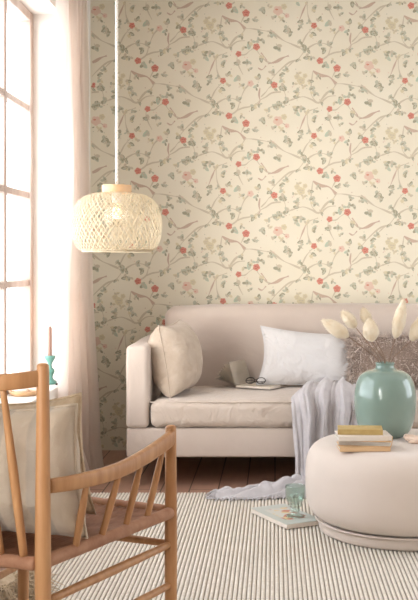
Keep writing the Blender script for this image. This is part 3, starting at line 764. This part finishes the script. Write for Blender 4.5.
# ---------------------------------------------------------------- oak armchair in the foreground
BRx, BRy = -.473, 2.14; FRx, FRy = -.257, 2.59; FLx, FLy = -.665, 2.775; BLx, BLy = -.815, 2.245
ch = thing('armchair', 'pale oak spindle armchair with a wrapped seat frame in the foreground', 'chair', (0, 0, .0137))
Z0 = -.0137
def V(x, y, z): return Vector((x, y, z+Z0))
def post(x, y, top, rb, rm_, rt, dx=0, dy=0, name='leg'):
    bm = bmesh.new(); pts = []; rr = []
    for k in range(25):
        t = k/24; z = .0137+t*(top-.0137)
        r = rb+(rm_-rb)*min(1, t/.5) if t < .5 else rm_+(rt-rm_)*(t-.5)/.5
        pts.append(V(x+dx*(1-t), y+dy*(1-t), z)); rr.append(r)
    for dz, f_ in ((.002, .93), (.004, .8), (.0055, .55), (.006, .2)):
        pts.append(V(x, y, top+dz)); rr.append(rt*f_)
    tube(bm, pts, rr, 20); return link(name, bm, M_oak, ch)
post(BRx, BRy, .828, .0145, .0168, .0125)
post(BLx, BLy, .828, .0145, .0168, .0125)
post(FRx, FRy, .632, .0135, .0158, .0135)
post(FLx, FLy, .632, .0135, .0158, .0135)
# crest rail, bowed backwards
def board(name, ctr, hh, th_, n=8, taper=None):
    sp = spline(ctr, n); bm = bmesh.new(); prev = None; rings = []
    for i, p in enumerate(sp):
        d = sp[min(i+1, len(sp)-1)]-sp[max(i-1, 0)]; d.z = 0; d.normalize(); nn = Vector((-d.y, d.x, 0)); t = i/(len(sp)-1)
        h2, t2 = (taper(t) if taper else (hh/2, th_/2))
        ring = []
        for k in range(16):
            a_ = 2*PI*k/16; ca, sa = math.cos(a_), math.sin(a_)
            ring.append(bm.verts.new(p+nn*t2*math.copysign(abs(ca)**.5, ca)+Vector((0, 0, h2*math.copysign(abs(sa)**.5, sa)))))
        rings.append(ring)
    for i in range(len(rings)-1):
        for k in range(16): bm.faces.new((rings[i][k], rings[i][(k+1)%16], rings[i+1][(k+1)%16], rings[i+1][k]))
    bm.faces.new(rings[0][::-1]); bm.faces.new(rings[-1])
    return link(name, bm, M_oak, ch)
cr = [V(BRx-.008, BRy+.0, .803), V(-.53, 2.105, .800), V(-.60, 2.105, .797), V(-.67, 2.13, .797), V(-.74, 2.17, .800), V(BLx+.008, BLy, .803)]
board('crest_rail', cr, .034, .018)
# arm rests
armR = [V(BRx+.008, BRy+.014, .580), V(-.415, 2.215, .577), V(-.352, 2.33, .576), V(-.302, 2.45, .587), V(FRx-.004, FRy-.022, .604), V(FRx, FRy-.006, .612)]
def tpr(t): return (.0145+.004*math.sin(PI*min(1, t*1.05)), .010+.003*math.sin(PI*t))
def tpl(t): return (.0145+.006*t, .0105)
board('armrest', armR, .03, .02, 8, tpl)
armL = [V(BLx+.003, BLy+.016, .580), V(-.806, 2.36, .577), V(-.782, 2.49, .576), V(-.735, 2.62, .587), V(FLx-.012, FLy-.018, .606), V(FLx-.004, FLy-.006, .612)]
board('armrest', armL, .03, .02, 8, tpl)
# seat frame of wrapped rails
def rail(a, b_, z, r=.0145):
    a = V(a[0], a[1], z); b_ = V(b_[0], b_[1], z); bm = bmesh.new(); K = 60; pts = []; rr = []
    for k in range(K+1):
        t = k/K; pts.append(a.lerp(b_, t)); g_ = abs(math.sin(PI*t*7)); rr.append(r*(1-.16*(max(0, 1-g_*6)))+.0008*sn(t*9, a.x, b_.y))
    tube(bm, pts, rr, 14); return link('seat_rail', bm, M_cord, ch)
rail((BRx, BRy+.014), (FRx, FRy-.014), .425); rail((BRx-.014, BRy), (BLx+.014, BLy), .425)
rail((BLx, BLy+.014), (FLx, FLy-.014), .425); rail((FRx-.014, FRy+.006), (FLx+.014, FLy-.006), .425)
# woven seat
bm = bmesh.new()
def seatf(u, v):
    a_ = Vector((BRx, BRy, 0)).lerp(Vector((FRx, FRy, 0)), v); b_ = Vector((BLx, BLy, 0)).lerp(Vector((FLx, FLy, 0)), v); p = a_.lerp(b_, u)
    p.z = .428+Z0-.012*math.sin(PI*u)*math.sin(PI*v)+.0012*math.sin(u*190)*math.sin(PI*u); return p
gs = grid(bm, lambda u, v: seatf(.03+.94*u, .03+.94*v), 120, 24)
bmesh.ops.solidify(bm, geom=bm.faces[:], thickness=.006)
link('woven_seat', bm, M_cord, ch)
# stretchers
def stick(name, a, b_, r0, r1, r2=None, m=M_oak, n=12):
    bm = bmesh.new(); a = Vector(a); b_ = Vector(b_); pts = []; rr = []
    for k in range(13):
        t = k/12; pts.append(a.lerp(b_, t)); rr.append((r0*(1-t*2)+r1*t*2) if t < .5 else (r1*(2-2*t)+(r2 or r0)*(2*t-1)))
    tube(bm, pts, rr, n); return link(name, bm, m, ch)
for z in (.345, .245): stick('stretcher', V(BRx, BRy, z), V(FRx, FRy, z), .0085, .0105)
for z in (.345, .245): stick('stretcher', V(BLx, BLy, z), V(FLx, FLy, z), .0085, .0105)
stick('stretcher', V(FRx, FRy, .345), V(FLx, FLy, .345), .0085, .0105); stick('stretcher', V(BRx, BRy, .30), V(BLx, BLy, .30), .0085, .0105)
# spindles of the right side, leaning
spR = spline(armR, 8)
def at_px(curve, px):
    best = min(curve, key=lambda p: abs(275+p.x*F/p.y-px)); return best.copy()
def railpt(a, b_, px):
    best = None
    for k in range(101):
        p = V(a[0], a[1], .425).lerp(V(b_[0], b_[1], .425), k/100); e = abs(275+p.x*F/p.y-px)
        if best is None or e < best[0]: best = (e, p)
    return best[1].copy()
for tp, bt in ((88, 76), (119.5, 101), (143.5, 125), (164, 147)):
    a_ = at_px(spR, tp); b_ = railpt((BRx, BRy), (FRx, FRy), bt); b_.z += .006
    stick('spindle', a_, b_, .0058, .0085, .0075)
spL = spline(armL, 8)
for ta, tb in ((.30, .22), (.50, .42), (.68, .62), (.85, .80)):
    a_ = spL[int(ta*(len(spL)-1))]; b_ = V(BLx, BLy, .431).lerp(V(FLx, FLy, .431), tb); stick('spindle', a_, b_, .0058, .0085, .0075)
spC = spline(cr, 8)
for tx, bx in ((4, 24), (-28, 2), (-60, -22)):
    a_ = at_px(spC, tx); b_ = railpt((BRx, BRy), (BLx, BLy), bx); b_.z += .006
    mid = (a_+b_)/2
    stick('spindle', a_, b_, .0060, .0098, .0088)

# ---------------------------------------------------------------- cushions and throw on the armchair
def striped(name, base, base2, stripe, sc):
    m = mat(name, base, base2, .9, scale=18, bump=.0008, bscale=300, sheen=.2, crease=.01, cscale=7)
    nt = m.node_tree; N = nt.nodes; L = nt.links; b = N['Principled BSDF']
    tc = N.new('ShaderNodeTexCoord'); wv = N.new('ShaderNodeTexWave'); wv.wave_type = 'BANDS'; wv.bands_direction = 'X'; wv.inputs['Scale'].default_value = sc; wv.inputs['Distortion'].default_value = .6
    rp = N.new('ShaderNodeValToRGB'); rp.color_ramp.elements[0].position = .6; rp.color_ramp.elements[1].position = .75
    mx = N.new('ShaderNodeMixRGB'); old = b.inputs['Base Color'].links[0].from_socket
    L.new(tc.outputs['Object'], wv.inputs['Vector']); L.new(wv.outputs[0], rp.inputs[0]); L.new(rp.outputs[0], mx.inputs[0]); L.new(old, mx.inputs[1]); mx.inputs[2].default_value = stripe
    L.new(mx.outputs[0], b.inputs['Base Color']); return m
M_str = striped('striped_linen', srgb(198, 182, 160), srgb(205, 190, 170), srgb(184, 172, 156), 3.2)
M_nub = mat('nubby_linen', srgb(206, 186, 158), srgb(190, 166, 136), .95, scale=45, bump=.0015, bscale=120, sheen=.2, crease=.012, cscale=12)
a = pillow('cushion', .38, .285, .13, M_nub, 21.0, (-.605, 2.52, .440), R(6), R(-21), R(-4), wr=.022, pinch=.10, power=.42, sag=.5)
tag(a, 'nubby tan linen cushion standing at the front of the armchair', 'cushion', 'cushions on the armchair')
a = pillow('cushion', .44, .29, .18, M_str, 31.0, (-.615, 2.335, .440), R(5), R(-20), R(-2), wr=.024, pinch=.06, power=.42, sag=.5)
tag(a, 'pale greyish linen cushion against the back spindles of the armchair', 'cushion', 'cushions on the armchair')
rs = random.Random(5)
# straw-coloured fringed throw dropped on the rug under the chair
tw = thing('fringed_throw', 'straw-coloured fringed throw lying on the rug under the armchair', 'throw', (-.86, 3.22, .0138))
def mound(u, v):
    an = 2*PI*u; rr = .5*v
    x = .21*rr*2*math.cos(an)*.62; y = .20*rr*2*math.sin(an)
    return Vector((x, y, .004+.055*(1-v*v)*(1+.4*sn(x*14, y*14, 3))))
bm = bmesh.new(); g_ = grid(bm, mound, 40, 14); bmesh.ops.remove_doubles(bm, verts=bm.verts, dist=.0004)
link('throw_cloth', bm, M_nub, tw)
bm = bmesh.new()
for k in range(240):
    an = rs.uniform(-PI*.75, PI*.35); v0 = rs.uniform(.45, 1.0); p = mound(an/(2*PI), v0)+Vector((0, 0, .002))
    d = Vector((math.cos(an)+.3, math.sin(an)-.2, 0)).normalized(); d += Vector((rs.gauss(0, .25), rs.gauss(0, .25), 0)); l = rs.uniform(.04, .075)
    m_ = p+d*l*.5+Vector((0, 0, .010)); e_ = p+d*l; e_.z = max(.002, e_.z*.4)
    if e_.x+(-.86) < -1.0: continue
    tube(bm, [p, m_, e_], [.0018, .002, .001], 4)
h = link('fringe', bm, M_nub, tw); h['kind'] = 'stuff'
